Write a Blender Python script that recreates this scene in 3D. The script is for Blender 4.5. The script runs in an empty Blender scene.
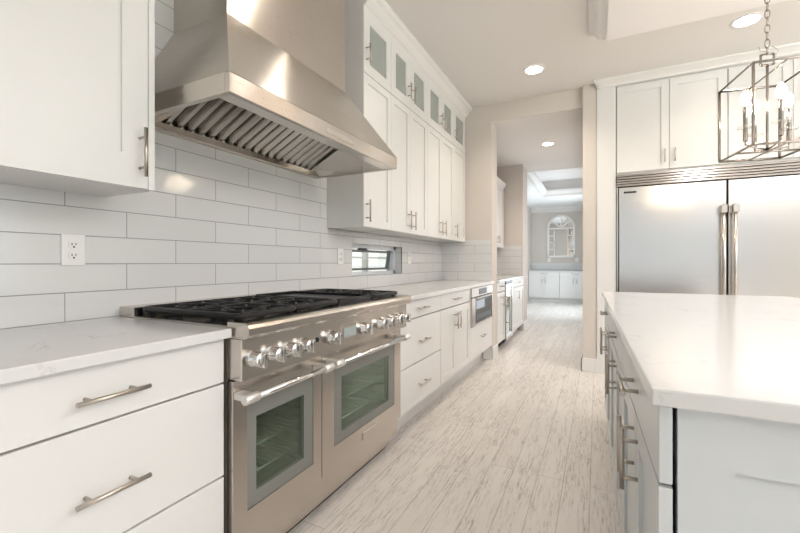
import bpy, bmesh, math, random
from mathutils import Vector, Matrix
S = bpy.context.scene
COL = S.collection
random.seed(4)
PI = math.pi
# ------------------------------------------------------------------ camera
cam_d = bpy.data.cameras.new('camera'); cam = bpy.data.objects.new('camera', cam_d); COL.objects.link(cam)
cam.location = (0, 0, 1.127); cam.rotation_euler = (PI / 2, 0, 0.46293)
cam_d.sensor_width = 36; cam_d.lens = 394.3 / 800 * 36; cam_d.shift_y = -0.005; cam_d.clip_start = 0.02
S.camera = cam
# ------------------------------------------------------------------ world and light
wd = bpy.data.worlds.new('sky'); S.world = wd; wd.use_nodes = True
bg = wd.node_tree.nodes['Background']; bg.inputs[0].default_value = (0.90, 0.95, 1.0, 1); bg.inputs[1].default_value = 0.42
def area(name, loc, rot, sx, sy, power, col):
    l = bpy.data.lights.new(name, 'AREA'); l.shape = 'RECTANGLE'; l.size = sx; l.size_y = sy; l.energy = power; l.color = col
    o = bpy.data.objects.new(name, l); COL.objects.link(o); o.location = loc; o.rotation_euler = rot; return o
area('daylight_back_window', (1.2, -3.30, 1.65), (PI / 2, 0, 0), 5.0, 2.3, 6, (0.84, 0.94, 1.0))
area('daylight_right_window', (5.30, 0.6, 1.65), (PI / 2, 0, PI / 2), 5.0, 2.3, 34, (0.86, 0.93, 1.0))
area('ceiling_bounce_fill', (3.4, 0.6, 2.25), (PI, 0, 0), 3.0, 4.4, 205, (0.95, 0.97, 1.0))  # added upward fill that brightens the ceiling, no fixture of the room
area('far_room_fill', (-0.142, 9.9, 1.35), (PI / 2, 0, PI / 2), 2.6, 2.2, 38, (0.80, 0.92, 1.0))  # added fill against the solid hall wall, there is no window here
area('hall_fill', (-0.142, 6.5, 1.35), (PI / 2, 0, PI / 2), 2.6, 2.2, 9, (0.96, 0.97, 1.0))  # added fill on the unseen face of the hall wall, no opening there
sl = bpy.data.lights.new('sun', 'SUN'); sl.energy = 3.6; sl.angle = .01; sl.color = (1, .96, .9)
so = bpy.data.objects.new('sun', sl); COL.objects.link(so); so.rotation_euler = (math.radians(8), math.radians(32), 0)
S.view_settings.view_transform = 'Standard'; S.view_settings.look = 'None'
S.view_settings.gamma = 1; S.view_settings.use_curve_mapping = False
S.view_settings.exposure = 0.80
# ------------------------------------------------------------------ materials
def nt(name):
    m = bpy.data.materials.new(name); m.use_nodes = True
    t = m.node_tree; return m, t, t.nodes['Principled BSDF']
def plain(name, col, rough=0.5, metal=0.0, spec=0.5, coat=0.0):
    m, t, b = nt(name)
    b.inputs['Base Color'].default_value = (*col, 1); b.inputs['Roughness'].default_value = rough
    b.inputs['Metallic'].default_value = metal; b.inputs['Specular IOR Level'].default_value = spec
    b.inputs['Coat Weight'].default_value = coat
    return m
def N(t, k, **kw):
    n = t.nodes.new(k)
    for a, v in kw.items(): setattr(n, a, v)
    return n
def paint(name, col, rough, bump=0.02, scale=60):
    m, t, b = nt(name)
    tc = N(t, 'ShaderNodeTexCoord'); nz = N(t, 'ShaderNodeTexNoise'); nz.inputs['Scale'].default_value = scale
    t.links.new(tc.outputs['Object'], nz.inputs['Vector'])
    bp = N(t, 'ShaderNodeBump'); bp.inputs['Strength'].default_value = bump; bp.inputs['Distance'].default_value = 0.01
    t.links.new(nz.outputs['Fac'], bp.inputs['Height']); t.links.new(bp.outputs['Normal'], b.inputs['Normal'])
    b.inputs['Base Color'].default_value = (*col, 1); b.inputs['Roughness'].default_value = rough
    return m
def emis(name, col, st):
    m = bpy.data.materials.new(name); m.use_nodes = True; t = m.node_tree; t.nodes.clear()
    e = N(t, 'ShaderNodeEmission'); e.inputs[0].default_value = (*col, 1); e.inputs[1].default_value = st
    o = N(t, 'ShaderNodeOutputMaterial'); t.links.new(e.outputs[0], o.inputs[0]); return m
def steel(name, col, rough, scl=(2, 2, 120), bump=0.05, aniso=0.0):
    m, t, b = nt(name)
    tc = N(t, 'ShaderNodeTexCoord'); mp = N(t, 'ShaderNodeMapping'); mp.inputs['Scale'].default_value = scl
    nz = N(t, 'ShaderNodeTexNoise'); nz.inputs['Scale'].default_value = 6; nz.inputs['Detail'].default_value = 4
    t.links.new(tc.outputs['Object'], mp.inputs['Vector']); t.links.new(mp.outputs[0], nz.inputs['Vector'])
    mr = N(t, 'ShaderNodeMapRange'); mr.inputs[3].default_value = rough * 0.8; mr.inputs[4].default_value = rough * 1.25
    t.links.new(nz.outputs['Fac'], mr.inputs[0]); t.links.new(mr.outputs[0], b.inputs['Roughness'])
    # very gentle sheet waviness
    n2 = N(t, 'ShaderNodeTexNoise'); n2.inputs['Scale'].default_value = 2.2; n2.inputs['Detail'].default_value = 1
    t.links.new(tc.outputs['Object'], n2.inputs['Vector'])
    bp = N(t, 'ShaderNodeBump'); bp.inputs['Strength'].default_value = bump; bp.inputs['Distance'].default_value = 0.05
    t.links.new(n2.outputs['Fac'], bp.inputs['Height']); t.links.new(bp.outputs['Normal'], b.inputs['Normal'])
    b.inputs['Base Color'].default_value = (*col, 1); b.inputs['Metallic'].default_value = 1
    if aniso:
        tg = N(t, 'ShaderNodeTangent', direction_type='RADIAL', axis='Z'); t.links.new(tg.outputs[0], b.inputs['Tangent'])
        b.inputs['Anisotropic'].default_value = abs(aniso); b.inputs['Anisotropic Rotation'].default_value = 0.0 if aniso > 0 else 0.25
    return m
def tile_mat(name, axis, off):
    m, t, b = nt(name)
    tc = N(t, 'ShaderNodeTexCoord'); sp = N(t, 'ShaderNodeSeparateXYZ'); cb = N(t, 'ShaderNodeCombineXYZ')
    t.links.new(tc.outputs['Object'], sp.inputs[0])
    def add(sock, v):
        a = N(t, 'ShaderNodeMath', operation='ADD'); t.links.new(sock, a.inputs[0]); a.inputs[1].default_value = v; return a.outputs[0]
    t.links.new(add(sp.outputs[axis], off + 41.6), cb.inputs[0]); t.links.new(add(sp.outputs['Z'], -0.914 + 2.08), cb.inputs[1])
    bk = N(t, 'ShaderNodeTexBrick'); bk.offset = 0.5; bk.offset_frequency = 2
    for k, v in (('Scale', 1), ('Mortar Size', 0.0016), ('Mortar Smooth', 0.1), ('Bias', 0), ('Brick Width', 0.416), ('Row Height', 0.104)):
        bk.inputs[k].default_value = v
    bk.inputs['Color1'].default_value = (0.685, 0.68, 0.672, 1); bk.inputs['Color2'].default_value = (0.705, 0.70, 0.69, 1)
    bk.inputs['Mortar'].default_value = (0.30, 0.30, 0.30, 1)
    t.links.new(cb.outputs[0], bk.inputs['Vector']); t.links.new(bk.outputs['Color'], b.inputs['Base Color'])
    nz = N(t, 'ShaderNodeTexNoise'); nz.inputs['Scale'].default_value = 9; nz.inputs['Detail'].default_value = 1
    t.links.new(tc.outputs['Object'], nz.inputs['Vector'])
    b1 = N(t, 'ShaderNodeBump'); b1.inputs['Strength'].default_value = 0.14; b1.inputs['Distance'].default_value = 0.012
    t.links.new(nz.outputs['Fac'], b1.inputs['Height'])
    b2 = N(t, 'ShaderNodeBump', invert=True); b2.inputs['Strength'].default_value = 0.6; b2.inputs['Distance'].default_value = 0.002
    t.links.new(bk.outputs['Fac'], b2.inputs['Height']); t.links.new(b1.outputs[0], b2.inputs['Normal']); t.links.new(b2.outputs[0], b.inputs['Normal'])
    mr = N(t, 'ShaderNodeMapRange'); mr.inputs[3].default_value = 0.10; mr.inputs[4].default_value = 0.8
    t.links.new(bk.outputs['Fac'], mr.inputs[0]); t.links.new(mr.outputs[0], b.inputs['Roughness'])
    return m
def quartz_mat():
    m, t, b = nt('white_quartz')
    tc = N(t, 'ShaderNodeTexCoord')
    w = N(t, 'ShaderNodeTexNoise'); w.inputs['Scale'].default_value = 3.5; w.inputs['Detail'].default_value = 8; w.inputs['Roughness'].default_value = 0.65; w.inputs['Distortion'].default_value = 1.2
    t.links.new(tc.outputs['Object'], w.inputs['Vector'])
    r = N(t, 'ShaderNodeValToRGB'); e = r.color_ramp.elements
    e[0].position = 0.485; e[0].color = (0, 0, 0, 1); e[1].position = 0.515; e[1].color = (0, 0, 0, 1)
    k = e.new(0.50); k.color = (1, 1, 1, 1)
    t.links.new(w.outputs['Fac'], r.inputs[0])
    n2 = N(t, 'ShaderNodeTexNoise'); n2.inputs['Scale'].default_value = 4.5; t.links.new(tc.outputs['Object'], n2.inputs['Vector'])
    r2 = N(t, 'ShaderNodeValToRGB'); r2.color_ramp.elements[0].position = 0.5; r2.color_ramp.elements[1].position = 0.68
    t.links.new(n2.outputs['Fac'], r2.inputs[0])
    mu = N(t, 'ShaderNodeMath', operation='MULTIPLY'); t.links.new(r.outputs[0], mu.inputs[0]); t.links.new(r2.outputs[0], mu.inputs[1])
    mx = N(t, 'ShaderNodeMix', data_type='RGBA'); mx.inputs[6].default_value = (0.665, 0.655, 0.65, 1); mx.inputs[7].default_value = (0.52, 0.50, 0.47, 1)
    t.links.new(mu.outputs[0], mx.inputs[0]); t.links.new(mx.outputs[2], b.inputs['Base Color'])
    b.inputs['Roughness'].default_value = 0.16
    return m
def floor_mat():
    m, t, b = nt('whitewashed_plank')
    tc = N(t, 'ShaderNodeTexCoord'); sp = N(t, 'ShaderNodeSeparateXYZ'); cb = N(t, 'ShaderNodeCombineXYZ')
    t.links.new(tc.outputs['Object'], sp.inputs[0]); t.links.new(sp.outputs['Y'], cb.inputs[0])
    ax = N(t, 'ShaderNodeMath', operation='ADD'); t.links.new(sp.outputs['X'], ax.inputs[0]); ax.inputs[1].default_value = 20.03
    t.links.new(ax.outputs[0], cb.inputs[1])
    bk = N(t, 'ShaderNodeTexBrick'); bk.offset = 0.37; bk.offset_frequency = 2
    for k, v in (('Scale', 1), ('Mortar Size', 0.0016), ('Mortar Smooth', 0.2), ('Bias', 0), ('Brick Width', 1.35), ('Row Height', 0.125)):
        bk.inputs[k].default_value = v
    bk.inputs['Color1'].default_value = (0.70, 0.655, 0.62, 1); bk.inputs['Color2'].default_value = (0.775, 0.735, 0.70, 1); bk.inputs['Mortar'].default_value = (0.36, 0.32, 0.285, 1)
    t.links.new(cb.outputs[0], bk.inputs['Vector'])
    # long scratchy weathering along the boards, a different run on each board
    fl = N(t, 'ShaderNodeMath', operation='DIVIDE'); t.links.new(ax.outputs[0], fl.inputs[0]); fl.inputs[1].default_value = 0.125
    f2 = N(t, 'ShaderNodeMath', operation='FLOOR'); t.links.new(fl.outputs[0], f2.inputs[0])
    f3 = N(t, 'ShaderNodeMath', operation='MULTIPLY'); t.links.new(f2.outputs[0], f3.inputs[0]); f3.inputs[1].default_value = 3.71
    yy = N(t, 'ShaderNodeMath', operation='ADD'); t.links.new(sp.outputs['Y'], yy.inputs[0]); t.links.new(f3.outputs[0], yy.inputs[1])
    c2 = N(t, 'ShaderNodeCombineXYZ'); t.links.new(sp.outputs['X'], c2.inputs[0]); t.links.new(yy.outputs[0], c2.inputs[1])
    def streak(sx, sy, scale, lo, hi, detail=6):
        mp = N(t, 'ShaderNodeMapping'); mp.inputs['Scale'].default_value = (sx, sy, 1); t.links.new(c2.outputs[0], mp.inputs['Vector'])
        n = N(t, 'ShaderNodeTexNoise'); n.inputs['Scale'].default_value = scale; n.inputs['Detail'].default_value = detail; n.inputs['Roughness'].default_value = 0.7
        t.links.new(mp.outputs[0], n.inputs['Vector'])
        r = N(t, 'ShaderNodeValToRGB'); r.color_ramp.elements[0].position = lo; r.color_ramp.elements[1].position = hi
        t.links.new(n.outputs['Fac'], r.inputs[0]); return r.outputs[0]
    a = streak(32, 2.4, 3.2, 0.47, 0.57, 10); c = streak(9, 1.0, 1.6, 0.38, 0.58, 3); g = streak(60, 9, 3.0, 0.34, 0.60, 4)
    mu = N(t, 'ShaderNodeMath', operation='MULTIPLY'); t.links.new(a, mu.inputs[0]); t.links.new(c, mu.inputs[1])
    mv = N(t, 'ShaderNodeMath', operation='MULTIPLY'); t.links.new(mu.outputs[0], mv.inputs[0]); t.links.new(g, mv.inputs[1])
    m2 = N(t, 'ShaderNodeMath', operation='MULTIPLY'); t.links.new(mv.outputs[0], m2.inputs[0]); m2.inputs[1].default_value = 0.9
    d = streak(18, 1.0, 2.0, 0.42, 0.72, 5)
    m3 = N(t, 'ShaderNodeMath', operation='MULTIPLY'); t.links.new(d, m3.inputs[0]); m3.inputs[1].default_value = 0.42
    my = N(t, 'ShaderNodeMix', data_type='RGBA'); t.links.new(m3.outputs[0], my.inputs[0]); t.links.new(bk.outputs['Color'], my.inputs[6]); my.inputs[7].default_value = (0.80, 0.765, 0.73, 1)
    mx = N(t, 'ShaderNodeMix', data_type='RGBA'); t.links.new(m2.outputs[0], mx.inputs[0]); t.links.new(my.outputs[2], mx.inputs[6]); mx.inputs[7].default_value = (0.33, 0.285, 0.25, 1)
    t.links.new(mx.outputs[2], b.inputs['Base Color'])
    bp = N(t, 'ShaderNodeBump', invert=True); bp.inputs['Strength'].default_value = 0.25; bp.inputs['Distance'].default_value = 0.002
    t.links.new(bk.outputs['Fac'], bp.inputs['Height']); t.links.new(bp.outputs[0], b.inputs['Normal'])
    b.inputs['Roughness'].default_value = 0.36
    return m
def thin_glass(name, tint, refl, rough=0.02, fac=0.25, gcol=(1, 1, 1)):
    m = bpy.data.materials.new(name); m.use_nodes = True; t = m.node_tree; t.nodes.clear()
    tr = N(t, 'ShaderNodeBsdfTransparent'); tr.inputs[0].default_value = (*tint, 1)
    gl = N(t, 'ShaderNodeBsdfGlossy'); gl.inputs['Color'].default_value = (*gcol, 1); gl.inputs['Roughness'].default_value = rough
    lw = N(t, 'ShaderNodeLayerWeight'); lw.inputs[0].default_value = 0.18
    sc = N(t, 'ShaderNodeMath', operation='MULTIPLY'); t.links.new(lw.outputs['Facing'], sc.inputs[0]); sc.inputs[1].default_value = refl * 2
    ad = N(t, 'ShaderNodeMath', operation='ADD', use_clamp=True); t.links.new(sc.outputs[0], ad.inputs[0]); ad.inputs[1].default_value = fac
    mx = N(t, 'ShaderNodeMixShader'); t.links.new(ad.outputs[0], mx.inputs[0]); t.links.new(tr.outputs[0], mx.inputs[1]); t.links.new(gl.outputs[0], mx.inputs[2])
    o = N(t, 'ShaderNodeOutputMaterial'); t.links.new(mx.outputs[0], o.inputs[0]); return m
WALLP = paint('greige_wall_paint', (0.62, 0.565, 0.515), 0.75)
CEILP = paint('greige_ceiling_paint', (0.705, 0.675, 0.645), 0.8)
LIDP = paint('pale_ceiling_panel_paint', (0.78, 0.75, 0.735), 0.8)
WHITEC = paint('flat_white_ceiling', (0.80, 0.80, 0.80), 0.8)
CAB = paint('white_cabinet_lacquer', (0.725, 0.712, 0.695), 0.32, 0.01, 30)
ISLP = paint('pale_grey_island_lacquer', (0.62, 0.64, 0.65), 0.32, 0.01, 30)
TRIM = paint('white_trim_paint', (0.74, 0.72, 0.695), 0.4, 0.01, 30)
QUARTZ = quartz_mat(); FLOOR = floor_mat()
TILE_Y = tile_mat('white_subway_tile_long_wall', 'Y', -0.727 + 0.208)
TILE_X = tile_mat('white_subway_tile_end_wall', 'X', 1.497 + 0.208)
TILE_P = tile_mat('white_subway_tile_pantry', 'X', 1.32 + 0.208)
TILE_F = tile_mat('white_subway_tile_far', 'X', 0.2)
STEEL = steel('brushed_stainless', (0.60, 0.555, 0.51), 0.22)
STEELH = steel('hood_stainless', (0.62, 0.57, 0.52), 0.29, (2, 2, 90), 0.16, -0.95)
FSTEEL = steel('fridge_stainless', (0.62, 0.60, 0.58), 0.24, (2, 2, 60), 0.05)
CHROME = plain('polished_chrome', (0.72, 0.71, 0.70), 0.12, 1)
SATIN = plain('satin_bracket_steel', (0.72, 0.70, 0.67), 0.4, 0.7)
NICKEL = plain('satin_nickel', (0.50, 0.45, 0.40), 0.28, 1)
PNICK = plain('polished_nickel', (0.40, 0.365, 0.33), 0.14, 1)
IRON = plain('black_cast_iron', (0.008, 0.008, 0.009), 0.42, 0, 0.3)
BLACK = plain('black_enamel', (0.012, 0.012, 0.012), 0.25)
DARK = plain('dark_gap', (0.02, 0.018, 0.016), 0.8)
BRASS = plain('burner_brass', (0.25, 0.22, 0.18), 0.4, 1)
OVENGREY = plain('grey_door_border', (0.20, 0.20, 0.185), 0.30, 0.0)
ENAMEL = plain('dark_green_grey_oven_enamel', (0.060, 0.078, 0.064), 0.35)
OGLASS = thin_glass('tinted_oven_glass', (0.66, 0.74, 0.67), 0.2, 0.03, 0.09, (0.72, 0.84, 0.75))
BGLASS = thin_glass('microwave_glass', (0.10, 0.11, 0.12), 0.3, 0.03, 0.30, (0.85, 0.92, 1.0))
CGLASS = plain('frosted_cabinet_glass', (0.34, 0.365, 0.34), 0.22)
WGLASS = thin_glass('window_glass', (0.93, 0.96, 0.96), 0.15, 0.01, 0.04)
WINE = thin_glass('wine_fridge_glass', (0.15, 0.17, 0.17), 0.3, 0.03, 0.35, (0.9, 0.97, 0.95))
LCD = plain('display_face', (0.36, 0.41, 0.40), 0.25)
PLAST = plain('white_plastic', (0.80, 0.79, 0.77), 0.35)
VINYL = plain('white_window_vinyl', (0.72, 0.74, 0.76), 0.4)
SASHG = plain('grey_window_sash', (0.18, 0.19, 0.21), 0.4)
MIRROR = plain('mirror_glass', (0.85, 0.87, 0.87), 0.02, 1)
WOODW = paint('chalky_white_frame', (0.80, 0.78, 0.75), 0.6)
LAMP = emis('ceiling_lamp_lens', (1.0, 0.93, 0.84), 18)
BULB = emis('glowing_candle_bulb', (1.0, 0.80, 0.58), 38)
GLASSY = thin_glass('clear_glass_dish', (0.95, 0.95, 0.94), 0.3, 0.02, 0.12)
LAWN = paint('lawn_grass', (0.10, 0.22, 0.05), 0.9, 0.6, 90)
HEDGE = paint('hedge_green', (0.05, 0.12, 0.03), 0.9, 0.8, 14)
SIDING = paint('white_house_siding', (0.85, 0.85, 0.85), 0.6)
# ------------------------------------------------------------------ mesh helpers
class MB:
    def __init__(s): s.bm = bmesh.new()
    def _add(s, vs, fs):
        v = [s.bm.verts.new(p) for p in vs]
        return [s.bm.faces.new([v[i] for i in f]) for f in fs]
    def box(s, a, b, bev=0.0, seg=1):
        x0, x1 = sorted((a[0], b[0])); y0, y1 = sorted((a[1], b[1])); z0, z1 = sorted((a[2], b[2]))
        vs = [(x0,y0,z0),(x1,y0,z0),(x1,y1,z0),(x0,y1,z0),(x0,y0,z1),(x1,y0,z1),(x1,y1,z1),(x0,y1,z1)]
        fs = s._add(vs, [(3,2,1,0),(4,5,6,7),(0,1,5,4),(1,2,6,5),(2,3,7,6),(3,0,4,7)])
        if bev > 0:
            es = list({e for f in fs for e in f.edges})
            bmesh.ops.bevel(s.bm, geom=es, offset=bev, segments=seg, affect='EDGES', profile=0.5)
        return s
    def hexa(s, vs):      # 8 corner points, bottom ring then top ring
        s._add(vs, [(3,2,1,0),(4,5,6,7),(0,1,5,4),(1,2,6,5),(2,3,7,6),(3,0,4,7)]); return s
    def prism(s, pts, d):  # polygon extruded by vector d
        n = len(pts); d = Vector(d); vs = [Vector(p) for p in pts] + [Vector(p) + d for p in pts]
        s._add(vs, [tuple(range(n))[::-1], tuple(range(n, 2 * n))] + [(i, (i + 1) % n, n + (i + 1) % n, n + i) for i in range(n)]); return s
    def tube(s, pts, r, seg=12, caps=True, closed=False):
        pts = [Vector(p) for p in pts]; n = len(pts); rings = []
        up = Vector((0, 0, 1)); prev = None
        for i, p in enumerate(pts):
            if closed: d = (pts[(i + 1) % n] - pts[i - 1])
            else: d = (pts[min(i + 1, n - 1)] - pts[max(i - 1, 0)])
            d.normalize()
            if prev is None:
                a = d.cross(up)
                if a.length < 1e-3: a = d.cross(Vector((1, 0, 0)))
            else: a = prev - d * prev.dot(d)
            a.normalize(); prev = a; b = d.cross(a)
            rr = r[i] if isinstance(r, (list, tuple)) else r
            rings.append([s.bm.verts.new(p + (a * math.cos(2 * PI * k / seg) + b * math.sin(2 * PI * k / seg)) * rr) for k in range(seg)])
        m = n if closed else n - 1
        for i in range(m):
            A, B = rings[i], rings[(i + 1) % n]
            for k in range(seg): s.bm.faces.new((A[k], A[(k + 1) % seg], B[(k + 1) % seg], B[k])).smooth = True
        if caps and not closed:
            s.bm.faces.new(rings[0][::-1]); s.bm.faces.new(rings[-1])
        return s
    def lathe(s, prof, o, axis='Z', seg=24, caps=True):   # prof: list of (radius, height)
        o = Vector(o); rings = []
        for r, h in prof:
            ring = []
            for k in range(seg):
                c, q = math.cos(2 * PI * k / seg) * r, math.sin(2 * PI * k / seg) * r
                v = {'Z': (c, q, h), 'X': (h, c, q), 'Y': (c, h, q)}[axis]
                ring.append(s.bm.verts.new(o + Vector(v)))
            rings.append(ring)
        for A, B in zip(rings, rings[1:]):
            for k in range(seg): s.bm.faces.new((A[k], A[(k + 1) % seg], B[(k + 1) % seg], B[k])).smooth = True
        if caps:
            if prof[0][0] > 1e-6: s.bm.faces.new(rings[0][::-1])
            if prof[-1][0] > 1e-6: s.bm.faces.new(rings[-1])
        return s
    def build(s, name, mat, parent=None, origin=None):
        bmesh.ops.remove_doubles(s.bm, verts=s.bm.verts, dist=1e-6)
        bmesh.ops.recalc_face_normals(s.bm, faces=s.bm.faces)
        off = Vector(origin) if origin else (Vector(parent['_o']) if parent and '_o' in parent else Vector((0, 0, 0)))
        if off.length: bmesh.ops.translate(s.bm, verts=s.bm.verts, vec=-off)
        me = bpy.data.meshes.new(name); s.bm.to_mesh(me); s.bm.free(); me.materials.append(mat)
        o = bpy.data.objects.new(name, me); COL.objects.link(o)
        if parent:
            o.parent = parent
            if '_o' in parent: o['_o'] = tuple(parent['_o'])
        elif origin: o.location = off
        return o
def thing(name, label, cat, o, group=None):
    e = bpy.data.objects.new(name, None); COL.objects.link(e); e.empty_display_size = 0.1
    e.location = o; e['_o'] = tuple(float(v) for v in o); e['label'] = label; e['category'] = cat
    if group: e['group'] = group
    return e
def tag(o, label, cat, group=None):
    o['label'] = label; o['category'] = cat
    if group: o['group'] = group
    return o
def struct(name, mb, mat, parent=None):
    o = mb.build(name, mat, parent); o['kind'] = 'structure'; return o
class Fr:   # wall frame: u along the wall, w out of the wall, z up
    def __init__(s, kind, base): s.k, s.b = kind, base
    def P(s, u, w, z):
        return {'L': (s.b + w, u, z), 'R': (s.b - w, u, z), 'F': (u, s.b - w, z)}[s.k]
    def box(s, mb, u0, u1, w0, w1, z0, z1, bev=0.0, seg=1): return mb.box(s.P(u0, w0, z0), s.P(u1, w1, z1), bev, seg)
def slab(fr, u0, u1, z0, z1, w0=0.0, th=0.02):
    return fr.box(MB(), u0, u1, w0 - th, w0, z0, z1, 0.0015)
def shaker(fr, u0, u1, z0, z1, w0=0.0, th=0.02, rail=0.06, inset=0.009, rl=None, rr=None, glass=False):
    mb = MB(); rl = rl or rail; rr = rr or rail
    fr.box(mb, u0, u0 + rl, w0 - th, w0, z0, z1); fr.box(mb, u1 - rr, u1, w0 - th, w0, z0, z1)
    fr.box(mb, u0 + rl, u1 - rr, w0 - th, w0, z0, z0 + rail); fr.box(mb, u0 + rl, u1 - rr, w0 - th, w0, z1 - rail, z1)
    if not glass: fr.box(mb, u0 + rl - .003, u1 - rr + .003, w0 - th + 0.002, w0 - inset, z0 + rail - .003, z1 - rail + .003)
    return mb
def pull(fr, parent, u, z, length, vert, w0=0.0, out=0.034, r=0.006, mat=None):
    mb = MB(); h = length / 2; k = h * 0.62
    ax = (lambda t: fr.P(u, w0 + out, z + t)) if vert else (lambda t: fr.P(u + t, w0 + out, z))
    mb.tube([ax(-h), ax(h)], r)
    for t in (-k, k):
        a = Vector(ax(t)); b = Vector(fr.P(u, w0 - 0.001, z + t) if vert else fr.P(u + t, w0 - 0.001, z))
        mb.tube([a, b], r * 0.8, 10)
    return mb.build('handle', mat or NICKEL, parent)
# ================================================================== SETTING
WX = -1.704; YE = 4.56; CZ = 2.96
struct('floor', MB().box((-2.4, -3.6, -0.1), (5.6, 13.2, 0)), FLOOR)
# long left wall with the slot window cut through it
WY0, WY1, WZ0, WZ1 = 2.578, 3.458, 1.021, 1.278
mb = MB()
for a, b in (((-1.88, -3.6, 0), (WX - .008, WY0 - .01, CZ)), ((-1.88, WY1 + .01, 0), (WX - .008, YE + .24, CZ)),
             ((-1.88, WY0 - .01, 0), (WX - .008, WY1 + .01, WZ0 - .01)), ((-1.88, WY0 - .01, WZ1 + .01), (WX - .008, WY1 + .01, CZ))):
    mb.box(a, b)
wl = struct('wall_left', mb, WALLP)
mb = MB()
for a, b in (((WX - .008, -1.2, 0.90), (WX, WY0, CZ)), ((WX - .008, WY1, 0.90), (WX, YE, 1.45)),
             ((WX - .008, WY0, 0.90), (WX, WY1, WZ0)), ((WX - .008, WY0, WZ1), (WX, WY1, 1.45)),
             ((WX - .13, WY0 - .01, WZ0 - .01), (WX - .001, WY1 + .01, WZ0)), ((WX - .13, WY0 - .01, WZ1), (WX - .001, WY1 + .01, WZ1 + .01)),
             ((WX - .13, WY1, WZ0 - .01), (WX - .001, WY1 + .01, WZ1 + .01)), ((WX - .13, WY0 - .01, WZ0 - .01), (WX - .001, WY0, WZ1 + .01))):
    mb.box(a, b)
struct('tile_backsplash', mb, TILE_Y, wl)
we = struct('wall_end', MB().box((-1.95, YE, 0), (-1.088, YE + .26, CZ)), WALLP)
struct('header', MB().box((-1.088, YE, 2.753), (-0.13, YE + .02, CZ)), WALLP, we)
struct('tile_backsplash', MB().box((WX, YE - .008, 0.90), (-1.093, YE, 1.392)), TILE_X, we)
# hall and far room
struct('wall_hall_left', MB().box((-1.97, YE + .26, 0), (-1.77, 12.6, 2.76)), WALLP)
wr = struct('wall_pantry', MB().box((-1.77, 6.76, 0), (-1.098, 7.22, 2.76)), WALLP)
struct('tile_backsplash', MB().box((-1.77, 6.752, 0.90), (-1.115, 6.76, 1.405)), TILE_P, wr)
struct('wall_hall_right', MB().box((-0.130, 4.51, 0), (0.0, 12.6, CZ)), WALLP)
wf = struct('wall_far', MB().box((-1.97, 12.5, 0), (0.0, 12.7, 2.76)), WALLP)
struct('tile_backsplash', MB().box((-1.77, 12.49, 0.91), (-0.135, 12.5, 1.115)), TILE_F, wf)
struct('wall_right', MB().box((5.4, -3.6, 0), (5.6, -2.0, CZ)).box((5.4, 3.2, 0), (5.6, 5.3, CZ)).box((5.4, -2, 2.85), (5.6, 3.2, CZ)), WALLP)
struct('wall_back', MB().box((-1.95, -3.6, 0), (-1.5, -3.4, CZ)).box((3.9, -3.6, 0), (5.6, -3.4, CZ)).box((-1.5, -3.6, 0), (3.9, -3.4, .45)).box((-1.5, -3.6, 2.85), (3.9, -3.4, CZ)), WALLP)
struct('wall_behind_refrigerator', MB().box((0.0, 5.2, 0), (5.6, 5.4, CZ)), WALLP)
struct('ceiling', MB().box((-1.95, -3.6, CZ), (5.6, 5.4, CZ + .12)), CEILP)
struct('ceiling_hall', MB().box((-1.97, YE + .26, 2.753), (-1.088, 7.42, 2.95)).box((-1.088, YE + .02, 2.753), (-0.13, 7.42, 2.95)), CEILP)
TX = -1.20
cf = struct('ceiling_far_room', MB().box((-1.97, 7.42, 2.753), (TX, 12.6, 2.82)).box((TX, 10.35, 2.753), (-0.135, 12.6, 2.82)), WHITEC)
struct('tray_lid', MB().box((-1.97, 7.40, 3.12), (0.0, 12.6, 3.2)).box((-1.97, 7.42, 2.82), (TX, 12.6, 3.12)).box((TX, 10.35, 2.82), (-0.13, 12.6, 3.12)), LIDP, cf)
mb = MB()
mb.prism([(TX, 7.43, 2.753), (TX + .03, 7.43, 2.753), (TX + .04, 7.43, 2.80), (TX + .10, 7.43, 2.86), (TX + .11, 7.43, 2.90), (TX, 7.43, 2.90)], (0, 2.92, 0))
mb.prism([(TX, 10.35, 2.753), (TX, 10.32, 2.753), (TX, 10.31, 2.80), (TX, 10.25, 2.86), (TX, 10.24, 2.90), (TX, 10.35, 2.90)], (1.06, 0, 0))
struct('trim_tray', mb, TRIM, cf)
struct('trim_far_crown', MB().prism([(-1.77, 12.5, 2.62), (-1.77, 12.48, 2.62), (-1.77, 12.46, 2.66), (-1.77, 12.40, 2.72), (-1.77, 12.39, 2.753), (-1.77, 12.5, 2.753)], (1.635, 0, 0)), TRIM)
# dropped ceiling panel over the island with its crown
dp = struct('ceiling_panel', MB().box((0.066, -2.2, 2.80), (2.6, 3.36, CZ - .001)), LIDP)
def crown_prof(h0): return [(0, h0), (.012, h0), (.016, h0 + .02), (.03, h0 + .03), (.07, h0 + .085), (.09, h0 + .10), (.10, h0 + .115), (.10, h0 + .16), (0, h0 + .16)]
mb = MB(); P = [(0, 2.815), (.012, 2.815), (.03, 2.835), (.055, 2.845), (.085, 2.905), (.105, 2.915), (.12, 2.93), (.12, CZ - .001), (0, CZ - .001)]
va = [(0.066 - w, -2.2, z) for w, z in P]; n = len(P)
vb = [(0.066 - w, 3.36 + w, z) for w, z in P]; vc = [(2.6, 3.36 + w, z) for w, z in P]
mb._add(va + vb + vc, [tuple(range(n))] + [(i, (i + 1) % n, n + (i + 1) % n, n + i) for i in range(n)] + [(n + i, n + (i + 1) % n, 2 * n + (i + 1) % n, 2 * n + i) for i in range(n)])
struct('trim_panel_crown', mb, TRIM)
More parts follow.
